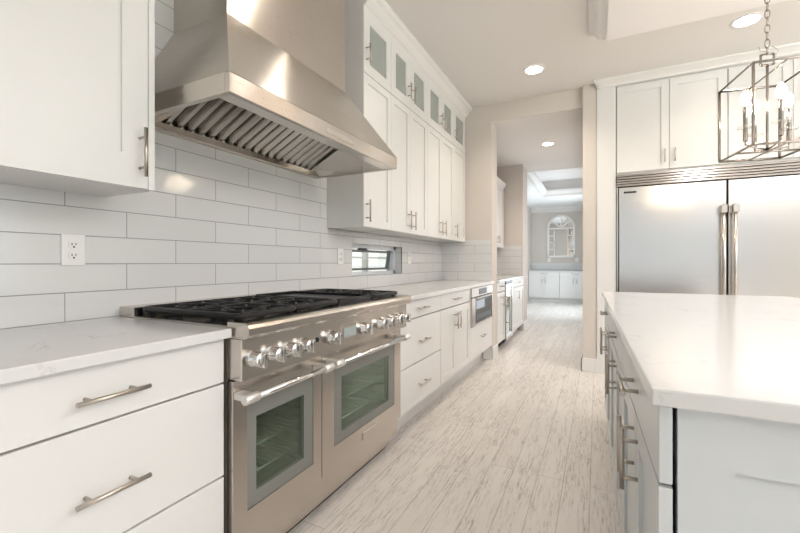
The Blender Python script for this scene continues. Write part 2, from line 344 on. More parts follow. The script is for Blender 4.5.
# baseboards
struct('baseboard_end', MB().box((-1.19, YE - .014, 0), (-1.075, YE, .14), .003).box((-1.088, YE - .014, 0), (-1.075, YE + .27, .14), .003), TRIM)
struct('baseboard_hall', MB().box((-0.149, 4.497, 0), (0.0, 4.51, .14), .003).box((-0.149, 4.497, 0), (-0.135, 12.4, .14), .003), TRIM)
struct('baseboard_pantry', MB().box((-1.13, 6.746, 0), (-1.085, 6.76, .14), .003).box((-1.098, 6.746, 0), (-1.085, 7.235, .14), .003), TRIM)
# slot window in the left wall
wn = struct('window_1', MB().box((WX - .12, WY0, WZ0), (WX - .075, WY0 + .03, WZ1)).box((WX - .12, WY1 - .035, WZ0), (WX - .075, WY1, WZ1)).box((WX - .12, WY0, WZ0), (WX - .075, WY1, WZ0 + .03)).box((WX - .12, WY0, WZ1 - .035), (WX - .075, WY1, WZ1)), VINYL)
def tilt(p):     # awning sash cracked open, hinged along its top edge
    a = math.radians(9); x, y, z = p; zt = WZ1 - .04; dz = z - zt
    return (x + dz * math.sin(a) , y, zt + dz * math.cos(a))
mb = MB(); x0, x1 = WX - .13, WX - .10; a0, a1, c0, c1 = WY0 + .034, WY1 - .04, WZ0 + .036, WZ1 - .042
for (p, q) in (((x0, a0, c0), (x1, a0 + .022, c1)), ((x0, a1 - .022, c0), (x1, a1, c1)), ((x0, a0, c0), (x1, a1, c0 + .02)), ((x0, a0, c1 - .02), (x1, a1, c1))): mb.box(p, q)
for v in mb.bm.verts: v.co = tilt(v.co)
struct('sash', mb, SASHG, wn)
mb = MB().box((WX - .118, a0 + .02, c0 + .018), (WX - .113, a1 - .02, c1 - .018))
for v in mb.bm.verts: v.co = tilt(v.co)
struct('pane', mb, WGLASS, wn)
struct('latch', MB().box((WX - .09, 2.79, WZ1 - .045), (WX - .06, 2.90, WZ1 - .030), .004), BLACK, wn)
# outdoors seen through the windows
struct('ground_outside', MB().box((-9, -14, -.3), (-1.96, 16, -.15)).box((5.62, -14, -.3), (22, 16, -.15)).box((-1.96, -14, -.3), (5.62, -3.62, -.15)), LAWN)
mb = MB()
for k in range(11): mb.box((-4.6, -1, -.15 + k * .2), (-4.5 + .02 * (k % 2), 12, .04 + k * .2))
nh = tag(mb.build('neighbouring_house_wall', SIDING), 'pale lapped siding wall of the house outside the slot window', 'wall')
fp = thing('outdoor_railing', 'white post railing just outside the slot window', 'railing', (-2.6, 3.3, -.15))
for y in (3.0, 3.4, 3.8, 4.2): MB().box((-2.63, y, -.15), (-2.57, y + .06, 1.38)).build('post', SIDING, fp)
MB().box((-2.63, 2.3, .55), (-2.57, 5.0, .60)).build('rail', SIDING, fp)
# ================================================================== CABINET RUN, LEFT WALL
FX = -1.085; FL = Fr('L', FX)
def carcass(fr, root, u0, u1, z0, z1, depth, toe=0.0, back=-.022):
    fr.box(MB(), u0, u1, -depth, back, z0, z1).build('body', CAB, root)
    if toe: fr.box(MB(), u0, u1, -depth, back - .095, 0, z0).build('toe_kick', CAB, root)
BD = WX - .0005; DEP = FX - WX - .002
def base_unit(u0, u1, label, group, zb=.165):
    r = thing('base_cabinet', label, 'cabinet', (FX - .3, (u0 + u1) / 2, 0), group); carcass(FL, r, u0, u1, zb, .882, DEP, 1); return r
def drawer(fr, r, u0, u1, z0, z1, hz=None, hu=None, hl=.165, sh=False, mat=None):
    d = (shaker(fr, u0, u1, z0, z1, rail=.045) if sh else slab(fr, u0, u1, z0, z1)).build('drawer', mat or CAB, r)
    if hz is not None: pull(fr, d, hu if hu is not None else (u0 + u1) / 2, hz, hl, False)
    return d
def door(fr, r, u0, u1, z0, z1, hu=None, hz=None, hl=.145, mat=None, **k):
    d = shaker(fr, u0, u1, z0, z1, **k).build('door', mat or CAB, r)
    if hu is not None: pull(fr, d, hu, hz, hl, True)
    return d
B1 = base_unit(.20, .893, 'white three-drawer base cabinet left of the range, nearest the camera', 'base cabinets along the tiled wall')
drawer(FL, B1, .203, .892, .738, .880, .803, .5535, .165)
drawer(FL, B1, .203, .892, .436, .732, .569, .5535, .165)
drawer(FL, B1, .203, .892, .170, .430)
B0 = base_unit(-.9, .198, 'white base cabinet at the left frame edge before the three-drawer one', 'base cabinets along the tiled wall')
drawer(FL, B0, -.898, .196, .738, .880, .803); drawer(FL, B0, -.898, .196, .436, .732, .569); drawer(FL, B0, -.898, .196, .170, .430)
tag(MB().box((WX + .001, -.9, .884), (-1.055, .898, .914), .003, 2).build('worktop', QUARTZ), 'white veined quartz worktop left of the range, nearest the camera', 'countertop', 'quartz worktops')
B2 = base_unit(2.142, 2.883, 'white cabinet of three drawers just right of the range', 'base cabinets along the tiled wall')
drawer(FL, B2, 2.144, 2.880, .760, .880, .818, 2.495, .17); drawer(FL, B2, 2.144, 2.880, .455, .752, .595, 2.515, .17); drawer(FL, B2, 2.144, 2.880, .172, .447, .303, 2.51, .17)
B3 = base_unit(2.885, 3.672, 'white base cabinet with one drawer over a pair of shaker doors', 'base cabinets along the tiled wall')
drawer(FL, B3, 2.887, 3.668, .760, .880, .820, 3.228, .17)
door(FL, B3, 2.887, 3.252, .172, .752, 3.217, .637); door(FL, B3, 3.256, 3.668, .172, .752, 3.288, .637)
B4 = base_unit(3.674, YE - .01, 'white base cabinet with one low drawer under the built-in microwave oven', 'base cabinets along the tiled wall')
for o in list(B4.children):
    if o.name.startswith('body'): bpy.data.objects.remove(o)
FL.box(MB(), 3.674, YE - .01, -DEP, -.022, .165, .50).build('body', CAB, B4)
FL.box(MB(), 3.674, 3.69, -DEP, 0, .165, .882).build('side_panel', CAB, B4); FL.box(MB(), YE - .026, YE - .01, -DEP, -.022, .5, .882).build('side_panel', CAB, B4)
drawer(FL, B4, 3.692, YE - .012, .172, .492, .36, 4.12, .17)
tag(MB().box((WX + .001, 2.137, .884), (-1.055, YE - .009, .914), .003, 2).build('worktop', QUARTZ), 'white quartz worktop running from the range to the end wall', 'countertop', 'quartz worktops')
# built-in oven
OV = thing('built_in_microwave', 'stainless built-in microwave oven under the worktop at the end wall', 'oven', (FX - .2, 4.11, .505))
FL.box(MB(), 3.694, YE - .03, -.45, -.024, .504, .880).build('body', DARK, OV)
FL.box(MB(), 3.694, YE - .03, -.022, .014, .785, .878, .004).build('control_panel', STEEL, OV)
FL.box(MB(), 3.95, 4.25, .0142, .016, .80, .86).build('display', BLACK, OV)
mb = MB(); FL.box(mb, 3.694, 3.815, -.022, .016, .505, .780, .003); FL.box(mb, 4.50, YE - .03, -.022, .016, .505, .780, .003)
FL.box(mb, 3.815, 4.50, -.022, .016, .762, .780, .003); FL.box(mb, 3.815, 4.50, -.022, .016, .505, .515, .003)
dr = mb.build('door', STEEL, OV); FL.box(MB(), 3.815, 4.50, -.02, .010, .515, .762).build('window_border', BLACK, dr); FL.box(MB(), 3.85, 4.47, .010, .012, .55, .745).build('window', BGLASS, dr)
FL.box(MB(), 3.83, 4.49, .016, .030, .765, .778, .003).build('handle', STEEL, dr)
# ------------------------------------------------------------------ upper cabinets
UX = -1.40; FU = Fr('L', UX); UDEP = UX - WX - .002
ys = [2.262, 2.655, 2.998, 3.372, 3.745, 4.118, YE - .012]
hand = [2.291, 2.950, 3.040, 3.692, 3.792, 4.155]
def upper_unit(i0, i1, label, u0=None):
    u0 = ys[i0]; u1 = ys[i1]
    r = thing('wall_cabinet', label, 'cabinet', (UX - .15, (u0 + u1) / 2, 1.37), 'wall cabinets right of the hood')
    mb = MB(); FU.box(mb, u0, u0 + .018, -UDEP, -.021, 1.37, 2.84); FU.box(mb, u1 - .018, u1, -UDEP, -.021, 1.37, 2.84)
    FU.box(mb, u0, u1, -UDEP, -.021, 1.37, 1.388); FU.box(mb, u0, u1, -UDEP, -.021, 2.822, 2.84); FU.box(mb, u0, u1, -UDEP, -.021, 2.40, 2.425); FU.box(mb, u0, u1, -UDEP, -UDEP + .012, 1.37, 2.84)
    mb.build('body', CAB, r)
    if i0 == 0: FU.box(MB(), u0 - .004, u0, -UDEP, .0, 1.368, CZ - .001).build('side_panel', CAB, r)
    for i in range(i0, i1):
        a, b = ys[i] + .0015, ys[i + 1] - .0015
        door(FU, r, a, b, 1.372, 2.408, hand[i], 1.477, .15, rail=.055)
        g = shaker(FU, a, b, 2.414, 2.838, rail=.075, glass=True).build('glass_door', CAB, r)
        FU.box(MB(), a + .073, b - .073, -.014, -.010, 2.487, 2.765).build('pane', CGLASS, g)
        pull(FU, g, hand[i], 2.545, .125, True)
upper_unit(0, 1, 'tall white wall cabinet beside the hood with one glass door on top')
upper_unit(1, 3, 'white double wall cabinet, second from the hood, glass doors on top')
upper_unit(3, 5, 'white double wall cabinet, third from the hood, glass doors on top')
upper_unit(5, 6, 'narrow single-door white wall cabinet at the end wall')
def crown(name, y0, y1, m0=False):
    prof = [(-.05, 2.838), (.0, 2.838), (.003, 2.86), (.018, 2.868), (.05, 2.915), (.068, 2.925), (.078, 2.94), (.078, CZ - .001), (-.05, CZ - .001)]
    a = [(UX + w, y0, z) for w, z in prof]; n = len(prof)
    return MB().prism(a, (0, y1 - y0, 0))
struct('trim_upper_crown', crown('c', ys[0] + .0005, YE - .001), TRIM)
UL = -1.395; FUL = Fr('L', UL)
r = thing('wall_cabinet', 'white shaker wall cabinet filling the upper left corner, left of the hood', 'cabinet', (UL - .15, .6, 1.38), None)
FUL.box(MB(), -.9, .858, WX + .002 - UL, -.022, 1.38, 2.84).build('body', CAB, r)
FUL.box(MB(), .8365, .858, -.022, .0, 1.38, 2.84).build('stile', CAB, r)
d = shaker(FUL, .346, .834, 1.3815, 2.408, rail=.11, rl=.166, rr=.083, inset=.007).build('door', CAB, r); pull(FUL, d, .808, 1.50, .165, True)
d = shaker(FUL, -.16, .343, 1.3815, 2.408, rail=.11, rl=.083, rr=.083, inset=.007).build('door', CAB, r); pull(FUL, d, .30, 1.50, .165, True)
for a, b in ((.346, .834), (-.16, .343)): slab(FUL, a, b, 2.414, 2.838).build('upper_door', CAB, r)
struct('trim_crown_left', MB().prism([(UL + w, -.9, z) for w, z in ((-.05, 2.838), (0, 2.838), (.018, 2.868), (.05, 2.915), (.078, 2.94), (.078, CZ - .001), (-.05, CZ - .001))], (0, 1.758, 0)), TRIM)
# ================================================================== RANGE HOOD
HY0, HY1 = .915, 2.140
H = thing('range_hood', 'large stainless canopy range hood above the range', 'range hood', (-1.4, 1.53, 1.69))
HXF = -1.088; hz = 1.694; lz = 1.762; cz = 2.156; CY0, CY1, CXF = 1.133, 1.988, -1.362
xb = WX + .001
mb = MB()   # sloping canopy skin, closed above
lo = [(xb, HY0, lz), (HXF, HY0, lz), (HXF, HY1, lz), (xb, HY1, lz)]; hi = [(xb, CY0, cz), (CXF, CY0, cz), (CXF, CY1, cz), (xb, CY1, cz)]
mb._add(lo + hi, [(4, 5, 6, 7), (0, 1, 5, 4), (1, 2, 6, 5), (2, 3, 7, 6)]); mb.build('canopy', STEELH, H)
mb = MB(); t = .022
mb.box((HXF - t, HY0, hz), (HXF, HY1, lz), .002).box((xb, HY0, hz), (HXF - t, HY0 + t, lz)).box((xb, HY1 - t, hz), (HXF - t, HY1, lz)).box((xb, HY0 + t, hz), (xb + .03, HY1 - t, lz))
mb.build('lip', STEELH, H)
MB().box((HXF - .001, 1.44, hz + .018), (HXF + .003, 1.655, hz + .040), .001).build('badge', STEEL, H)
MB().box((xb, CY0, cz), (CXF, CY1, CZ - .001)).build('chimney', STEELH, H)
# underside: narrow front shelf, filters peaked front to back, sloped end plates
SX = HXF - .080; RX, RZ = -1.31, hz + .205; fx1, fz1 = xb + .04, hz + .030
MB().box((HXF - t, HY0 + t, hz + .002), (SX, HY1 - t, hz + .008)).build('front_shelf', STEEL, H)
MB().box((xb + .03, HY0 + t, hz + .002), (fx1 + .004, HY1 - t, hz + .030)).build('rear_trough', STEEL, H)
fy0, fy1 = HY0 + .13, HY1 - .11
for ya, yb in ((HY0 + t, fy0), (HY1 - t, fy1)):
    mb = MB(); mb._add([(SX, ya, hz + .004), (RX, ya, hz + .004), (fx1, ya, hz + .004), (fx1, yb, fz1), (RX, yb, RZ), (SX, yb, hz + .006)], [(0, 1, 4, 5), (1, 2, 3, 4)])
    mb.build('end_plate', STEEL, H)
nf = 3; wf_ = (fy1 - fy0) / nf
for i in range(nf):
    a, b = fy0 + i * wf_ + .003, fy0 + (i + 1) * wf_ - .003
    MB().prism([(RX, a, RZ + .022), (fx1, a, fz1 + .022), (fx1, a, fz1 + .028), (RX, a, RZ + .028)], (0, b - a, 0)).build('filter_back', DARK, H)
    MB().prism([(RX, a, RZ), (SX, a, hz + .008), (SX, a, hz + .014), (RX, a, RZ + .006)], (0, b - a, 0)).build('filter_front', STEEL, H)
    mb = MB(); nb = 6; p = (b - a) / nb; th = .0018
    for k in range(nb):       # folded baffles running front to back
        y = a + (k + .5) * p; w = p * .40
        for q0, q1, dz0, dz1 in ((-w, -w * .45, .022, 0), (-w * .45, w * .45, 0, 0), (w * .45, w, 0, .022)):
            mb.hexa([(RX, y + q0, RZ + dz0), (RX, y + q1, RZ + dz1), (fx1, y + q1, fz1 + dz1), (fx1, y + q0, fz1 + dz0),
                     (RX, y + q0, RZ + dz0 + th), (RX, y + q1, RZ + dz1 + th), (fx1, y + q1, fz1 + dz1 + th), (fx1, y + q0, fz1 + dz0 + th)])
    mb.build('baffle_filter', STEEL, H)
# ================================================================== RANGE
RY0, RY1 = .905, 2.132
R = thing('range_cooker', 'wide stainless double-oven gas range with black grates and griddle', 'range', (-1.35, 1.52, 0))
def shell_part(name, mat, *bx):
    mb = MB()
    for a, b, bv in bx: mb.box(a, b, bv)
    return mb.build(name, mat, R)
DX = -1.06
cav = [(.985, 1.285, .30, .63), (1.50, 2.005, .30, .63)]
shell_part('body', STEEL, ((-1.70, RY0, .10), (-1.60, RY1, .90), 0), ((-1.60, RY0, .10), (-1.085, RY0 + .02, .90), 0), ((-1.60, RY1 - .02, .10), (-1.085, RY1, .90), 0),
           ((-1.60, RY0 + .02, .10), (-1.085, RY1 - .02, .20), 0), ((-1.60, RY0 + .02, .69), (-1.085, RY1 - .02, .90), 0), ((-1.60, 1.34, .20), (-1.085, 1.42, .69), 0))
for a, b, c, d in cav:
    mb = MB(); e = .012
    mb.box((-1.58, a - e, c - e), (-1.57, b + e, d + e)).box((-1.57, a - e, c - e), (-1.087, a, d + e)).box((-1.57, b, c - e), (-1.087, b + e, d + e)).box((-1.57, a, c - e), (-1.087, b, c)).box((-1.57, a, d), (-1.087, b, d + e))
    cv = mb.build('oven_cavity', ENAMEL, R)
    for z in (c + .075, c + .17):
        mb = MB(); mb.tube([(-1.10, a, z), (-1.10, b, z)], .005, 8); mb.tube([(-1.54, a, z), (-1.54, b, z)], .004, 8)
        k = 0
        while a + .02 + k * .028 < b: mb.tube([(-1.10, a + .02 + k * .028, z), (-1.54, a + .02 + k * .028, z)], .0022, 6); k += 1
        mb.build('oven_rack', CHROME, R)
    mb = MB()
    for k in range(6): mb.box((-1.50, b - .010, c + .02 + k * .05), (-1.10, b - .001, c + .03 + k * .05))
    mb.build('rack_support', CHROME, R)
def oven_door(y0, y1, f, g):
    mb = MB(); z0, z1 = .197, .737
    for a, b in (((DX - .022, y0, z0), (DX, f[0], z1)), ((DX - .022, f[1], z0), (DX, y1, z1)), ((DX - .022, f[0], z0), (DX, f[1], f[2])), ((DX - .022, f[0], f[3]), (DX, f[1], z1))): mb.box(a, b)
    d = mb.build('oven_door', STEEL, R)
    mb = MB(); x0, x1 = DX - .020, DX - .002; e = .0015
    for a, b in (((x0, f[0] + e, f[2] + e), (x1, g[0], f[3] - e)), ((x0, g[1], f[2] + e), (x1, f[1] - e, f[3] - e)), ((x0, g[0], f[2] + e), (x1, g[1], g[2])), ((x0, g[0], g[3]), (x1, g[1], f[3] - e))): mb.box(a, b)
    mb.build('door_border', OVENGREY, d)
    MB().box((x0 + .004, g[0] - .001, g[2] - .001), (x1 - .003, g[1] + .001, g[3] + .001)).build('door_glass', OGLASS, d)
    return d
d1 = oven_door(RY0 + .002, 1.368, (.965, 1.313, .285, .665), (1.006, 1.256, .335, .592))
d2 = oven_door(1.372, RY1 - .002, (1.458, 2.049, .297, .655), (1.518, 1.980, .343, .598))
for d, a, b in ((d1, .892, 1.362), (d2, 1.378, 2.112)):
    X, Z = -.996, .690
    mb = MB().tube([(X, a + .002, Z), (X, b - .002, Z)], .0125, 16); hd = mb.build('handle', CHROME, d)
    for y0, y1, yp in ((a, a + .06, a + .035), (b - .06, b, b - .035)):
        mb = MB().tube([(X, y0, Z), (X, y0 + .003, Z), (X, y1 - .003, Z), (X, y1, Z)], [.0115, .0165, .0165, .0115], 16); mb.box((X - .006, yp - .02, Z - .011), (DX + .0005, yp + .02, Z + .011), .003)
        mb.build('handle_bracket', SATIN, d)
MB().box((DX, 1.697, .226), (DX + .004, 1.835, .268), .0015).box((DX + .004, 1.703, .231), (DX + .0048, 1.829, .263)).build('badge', STEEL, R)
shell_part('kick_panel', STEEL, ((-1.17, RY0 + .004, .022), (-1.135, RY1 - .008, .197), 0))
shell_part('base_shadow', DARK, ((-1.6, RY0 + .02, .001), (-1.172, RY1 - .03, .10), 0), ((-1.172, RY0 + .02, .001), (-1.15, RY1 - .03, .021), 0))  # near-black boxes stand in for the shadow under the range
shell_part('control_panel', STEEL, ((-1.085, RY0, .742), (-1.020, RY1, .880), .003))
mb = MB(); pr_ = [(-1.085, .880), (-1.010, .880), (-.996, .884), (-.988, .893), (-.987, .915), (-.991, .926), (-1.002, .932), (-1.085, .932)]
mb.prism([(x, RY0, z) for x, z in pr_], (0, RY1 - RY0, 0)); mb.build('bullnose', STEEL, R)
shell_part('cooktop', BLACK, ((-1.60, RY0 + .012, .90), (-1.085, RY1 - .012, .912), 0))
shell_part('back_trim', STEEL, ((-1.702, RY0, .90), (-1.605, RY1, .952), .003))
shell_part('side_trim', STEEL, ((-1.605, RY0, .90), (-1.085, RY0 + .012, .918), 0), ((-1.605, RY1 - .012, .90), (-1.085, RY1, .918), 0))
# grates
GX0, GX1, GZ = -1.585, -1.062, .958
def grate(y0, y1):
    mb = MB(); r = .011
    c = .03
    ring = []
    for cx, cy, a0 in ((GX1 - c, y1 - c, 0), (GX0 + c, y1 - c, 90), (GX0 + c, y0 + c, 180), (GX1 - c, y0 + c, 270)):
        for k in range(5): a = math.radians(a0 + k * 22.5); ring.append((cx + c * math.cos(a), cy + c * math.sin(a), GZ - r))
    mb.tube(ring, r, 10, closed=True)
    ym = (y0 + y1) / 2; xm = (GX0 + GX1) / 2
    mb.box((xm - .008, y0, GZ - .022), (xm + .008, y1, GZ), .003)
    for xc in ((GX0 + xm) / 2, (GX1 + xm) / 2):
        mb.tube([(xc + .075 * math.cos(a * PI / 10), ym + .075 * math.sin(a * PI / 10), GZ - .009) for a in range(20)], .007, 8, closed=True)
        for k in range(8):
            a = k * PI / 4; ca, sa = math.cos(a), math.sin(a); r1 = .145
            if abs(ca) > .01: r1 = min(r1, (xm - GX0) / 2 / abs(ca))
            if abs(sa) > .01: r1 = min(r1, (y1 - y0) / 2 / abs(sa))
            p = Vector((xc + ca * .045, ym + sa * .045, GZ - .008)); q = Vector((xc + ca * r1, ym + sa * r1, GZ - .009))
            mb.tube([p, q], .0065, 8)
    for x in (GX0 + .02, GX1 - .02):
        for y in (y0 + .02, y1 - .02): mb.box((x - .01, y - .01, .911), (x + .01, y + .01, GZ - .01))
    mb.build('grate', IRON, R)
    for xc in ((GX0 + xm) / 2, (GX1 + xm) / 2):
        b = MB().lathe([(.055, .9115), (.055, .922), (.042, .928), (.042, .934)], (xc, ym, 0)).build('burner', BRASS, R)
        MB().lathe([(.038, .934), (.040, .938), (.036, .944), (.0001, .946)], (xc, ym, 0)).build('burner_cap', IRON, b)
grate(.928, 1.212); grate(1.216, 1.492); grate(1.80, 2.092)
mb = MB().box((GX0, 1.498, .915), (GX1, 1.794, .948), .006); mb.build('griddle', IRON, R)
MB().box((GX0 - .002, 1.498, .948), (GX0 + .012, 1.794, .962), .003).box((GX0, 1.498, .948), (GX1 - .06, 1.508, .960), .003).box((GX0, 1.784, .948), (GX1 - .06, 1.794, .960), .003).box((GX1 - .05, 1.51, .9475), (GX1 - .02, 1.782, .9500), .001).build('griddle_rim', IRON, R)
MB().tube([(GX1 - .011, 1.505, GZ - .011), (GX1 - .011, 1.788, GZ - .011)], .011, 10).build('griddle_bar', IRON, R)
# knobs, lamp, display
def knob(y, z=.806, s=1.0):
    k = MB().lathe([(.030 * s, 0), (.030 * s, .006), (.026 * s, .009), (.026 * s, .034), (.024 * s, .038), (.0001, .038)], (-1.0205, y, z), 'X', 24).build('knob', CHROME, R)
    MB().box((-.984, y - .007, z - .0245), (-.966, y + .007, z + .0245), .0025, 2).build('grip', CHROME, k)
    MB().box((-.9662, y - .001, z + .004), (-.9655, y + .001, z + .022)).build('pointer', BLACK, k)
for y in (.957, 1.045, 1.126, 1.205, 1.383, 1.642, 1.805, 1.895, 1.99, 2.07): knob(y)
MB().lathe([(.010, 0), (.010, .004), (.006, .006), (.0001, .007)], (-1.0205, 1.287, .812), 'X', 16).build('indicator_lamp', BLACK, R)
dsp = MB().box((-1.021, 1.455, .776), (-1.017, 1.595, .842), .001).build('display_bezel', STEEL, R)
MB().box((-1.0172, 1.475, .787), (-1.0162, 1.575, .831)).build('display_screen', LCD, dsp)
# ------------------------------------------------------------------ outlets on the tile
def outlet(name, fr, u, z, label, duplex=True, w=.074, h=.114):
    r = thing(name, label, 'outlet' if duplex else 'switch plate', fr.P(u, 0, z), None)
    fr.box(MB(), u - w / 2, u + w / 2, .0005, .006, z - h / 2, z + h / 2, .002).build('cover_plate', PLAST, r)
    if duplex:
        for dz in (-.0195, .0195):
            mb = MB(); pts = []
            for k in range(20):
                a = 2 * PI * k / 20; pts.append(fr.P(u + max(-.0165, min(.0165, .018 * math.cos(a))), .0055, z + dz + .0155 * math.sin(a)))
            n0 = Vector(fr.P(u, .0085, z)) - Vector(fr.P(u, .0055, z))
            s = mb.prism(pts, n0).build('socket', PLAST, r)
            for du, hh in ((-.006, .004), (.006, .0035)):
                fr.box(MB(), u + du - .0011, u + du + .0011, .0084, .0090, z + dz + .002 - hh, z + dz + .002 + hh).build('slot', BLACK, s)
            fr.box(MB(), u - .0025, u + .0025, .0084, .0090, z + dz - .0105, z + dz - .0055).build('slot', BLACK, s)
    return r
FW = Fr('L', WX)
outlet('wall_outlet', FW, .751, 1.172, 'white duplex outlet on the tile left of the range')
outlet('wall_outlet', FW, 2.42, 1.172, 'white duplex outlet on the tile between the hood and the slot window')
outlet('wall_outlet', FW, 3.62, 1.172, 'white duplex outlet on the tile just right of the slot window')
# ================================================================== REFRIGERATOR WALL
FF = Fr('F', 4.50)
EP = tag(MB().box((0.001, 4.50, 0), (0.172, 5.19, 2.90), .001).build('side_panel', CAB), 'tall white filler panel between the hall opening and the refrigerator', 'panel')
FR = thing('refrigerator', 'wide stainless two-door refrigerator built into white cabinetry', 'refrigerator', (1.05, 4.85, 0))
MB().box((.178, 4.53, 0.01), (1.93, 5.18, 1.996)).build('body', DARK, FR)
FF.box(MB(), .198, 1.042, -.028, .025, .10, 1.868, .003).build('door', FSTEEL, FR)
FF.box(MB(), 1.056, 1.925, -.028, .025, .10, 1.868, .003).build('door', FSTEEL, FR)
FF.box(MB(), .178, .190, -.03, .012, .02, 1.872).build('frame', FSTEEL, FR)
mb = MB()
for k in range(5):
    z = 1.877 + k * .0246
    mb.prism([(.178, 4.51, z), (.178, 4.476, z + .002), (.178, 4.470, z + .010), (.178, 4.474, z + .0185), (.178, 4.51, z + .0212)], (1.75, 0, 0))
mb.build('grille', FSTEEL, FR); MB().box((.178, 4.512, 1.872), (1.928, 4.53, 1.998)).build('grille_back', DARK, FR)
for nm, x in (('left', 1.012), ('right', 1.092)):
    mb = MB().tube([(x, 4.415, .55), (x, 4.415, 1.645)], .014, 16)
    for z in (.58, 1.60): mb.box((x - .021, 4.394, z - .03), (x + .021, 4.477, z + .042), .004)
    mb.build('handle', STEEL, FR)
FF.box(MB(), .238, .345, .0255, .028, 1.808, 1.826, .001).build('badge', BLACK, FR)
hc = {}
def over_unit(u0, u1, split, label, hs):
    r = thing('wall_cabinet', label, 'cabinet', ((u0 + u1) / 2, 4.85, 2.0), 'cabinets over the refrigerator')
    FF.box(MB(), u0, u1, -.68, -.022, 2.002, 2.895).build('body', CAB, r)
    for (a, b), h in zip(((u0 + .004, split - .002), (split + .002, u1 - .003)), hs):
        door(FF, r, a, b, 2.022, 2.874, h, 2.144, .125, rail=.065)
    return r
over_unit(.176, 1.056, .618, 'white two-door cabinet above the left refrigerator door', (.578, .660))
over_unit(1.058, 1.94, 1.497, 'white two-door cabinet above the right refrigerator door, behind the lantern', (1.457, 1.537))
prof = [(-.05, 2.80), (0, 2.80), (0, 2.895), (.012, 2.90), (.02, 2.915), (.06, 2.935), (.085, 2.945), (.09, CZ - .001), (-.05, CZ - .001)]
mb = MB(); n = len(prof)
mb.prism([(0.0, 4.50 - w, z) for w, z in [(-.05, 2.896)] + prof[2:]], (1.945, 0, 0))
mb.prism([(.001 - w * .32, 4.50 - w, z) for w, z in prof[2:-1]] + [(.001, 4.50, CZ - .001), (.001, 4.50, 2.895)], (.02, 0, 0))
struct('trim_refrigerator_crown', mb, TRIM)
# side panel right of fridge
tag(MB().box((1.945, 4.50, 0), (2.0, 5.19, 2.895)).build('side_panel', CAB), 'tall white end panel right of the refrigerator', 'panel')
# ================================================================== ISLAND
IA = math.radians(1.1); PIV = Vector((0.082, .79, 0))
def irot(root):
    p = Vector(root['_o']); q = PIV + Matrix.Rotation(IA, 3, 'Z') @ (p - PIV)
    root.location = q; root.rotation_euler = (0, 0, IA); return root
IX = .096; FI = Fr('R', IX)
iy = [.806, 1.575, 2.37, 3.195]
lab = ['white island cabinet at the near corner, a drawer over two doors', 'white island cabinet in the middle of the aisle side', 'white island cabinet at the far end nearest the refrigerator']
for i in range(3):
    u0, u1 = iy[i], iy[i + 1]
    r = thing('island_cabinet', lab[i], 'cabinet', (IX + .3, (u0 + u1) / 2, 0), 'island cabinets facing the range')
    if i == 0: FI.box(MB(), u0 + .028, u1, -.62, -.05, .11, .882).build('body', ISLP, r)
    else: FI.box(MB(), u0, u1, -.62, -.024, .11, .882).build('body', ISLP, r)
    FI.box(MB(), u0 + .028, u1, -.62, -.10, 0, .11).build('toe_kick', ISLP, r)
    m = (u0 + u1) / 2 - .02
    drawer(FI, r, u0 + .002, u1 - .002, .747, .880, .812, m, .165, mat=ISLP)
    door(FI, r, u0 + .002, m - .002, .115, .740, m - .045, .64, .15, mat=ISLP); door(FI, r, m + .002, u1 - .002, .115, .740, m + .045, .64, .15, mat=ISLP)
    irot(r)
r = thing('island_back_cabinet', 'grey white seating side of the island behind the aisle cabinets', 'cabinet', (1.0, 2.0, 0))
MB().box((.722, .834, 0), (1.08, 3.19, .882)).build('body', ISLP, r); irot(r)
FE = Fr('F', .812)
r = thing('island_end_panel', 'white shaker end panel closing the near end of the island', 'panel', (.6, .82, 0))
mb = MB(); u0, u1 = .124, 1.085
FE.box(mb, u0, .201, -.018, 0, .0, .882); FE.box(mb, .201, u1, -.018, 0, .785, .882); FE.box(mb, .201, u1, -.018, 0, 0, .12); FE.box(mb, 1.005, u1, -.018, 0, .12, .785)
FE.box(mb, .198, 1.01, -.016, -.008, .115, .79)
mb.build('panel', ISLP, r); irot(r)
r = thing('island_worktop', 'long white quartz worktop on the island', 'countertop', (.6, 2.0, .884))
MB().box((.082, .79, .884), (1.125, 3.265, .914), .004, 2).build('slab', QUARTZ, r); irot(r)
# ================================================================== LANTERN
LA = math.radians(9); dB = 1.85
LC = Vector((.853, 2.890, 0)); HW, HL = .149, .188; LZ0, LZ1 = 1.747, 2.177
LT = thing('lantern_pendant', 'open polished nickel box lantern hanging over the island with candle bulbs', 'pendant lamp', (LC.x, LC.y, LZ0))
def lp(a, b, z): v = Matrix.Rotation(LA, 3, 'Z') @ Vector((a, b, 0)); return (LC.x + v.x, LC.y + v.y, z)
def bar(p, q, r): return MB().tube([p, q], r, 4)
def sqbar(mb, p, q, r=.0055): mb.tube([p, q], r * 1.3, 4)
mb = MB()
cs = [(-HW, -HL), (HW, -HL), (HW, HL), (-HW, HL)]
for i in range(4):
    (a, b), (c, d) = cs[i], cs[(i + 1) % 4]
    for z in (LZ0, LZ1): sqbar(mb, lp(a, b, z), lp(c, d, z))
    sqbar(mb, lp(a, b, LZ0), lp(a, b, LZ1))
mb.build('frame', PNICK, LT)
for p, q in ((lp(0, -HL, LZ1), lp(0, HL, LZ1)), (lp(-HW, 0, LZ0), lp(HW, 0, LZ0)), (lp(0, -HL, LZ0), lp(0, HL, LZ0))):
    mb = MB(); sqbar(mb, p, q, .004); mb.build('cross_bar', PNICK, LT)
MB().tube([lp(0, 0, LZ0 - .01), lp(0, 0, LZ1 + .055)], .0065, 10).build('stem', PNICK, LT)
mb = MB(); zz = LZ1 + .055
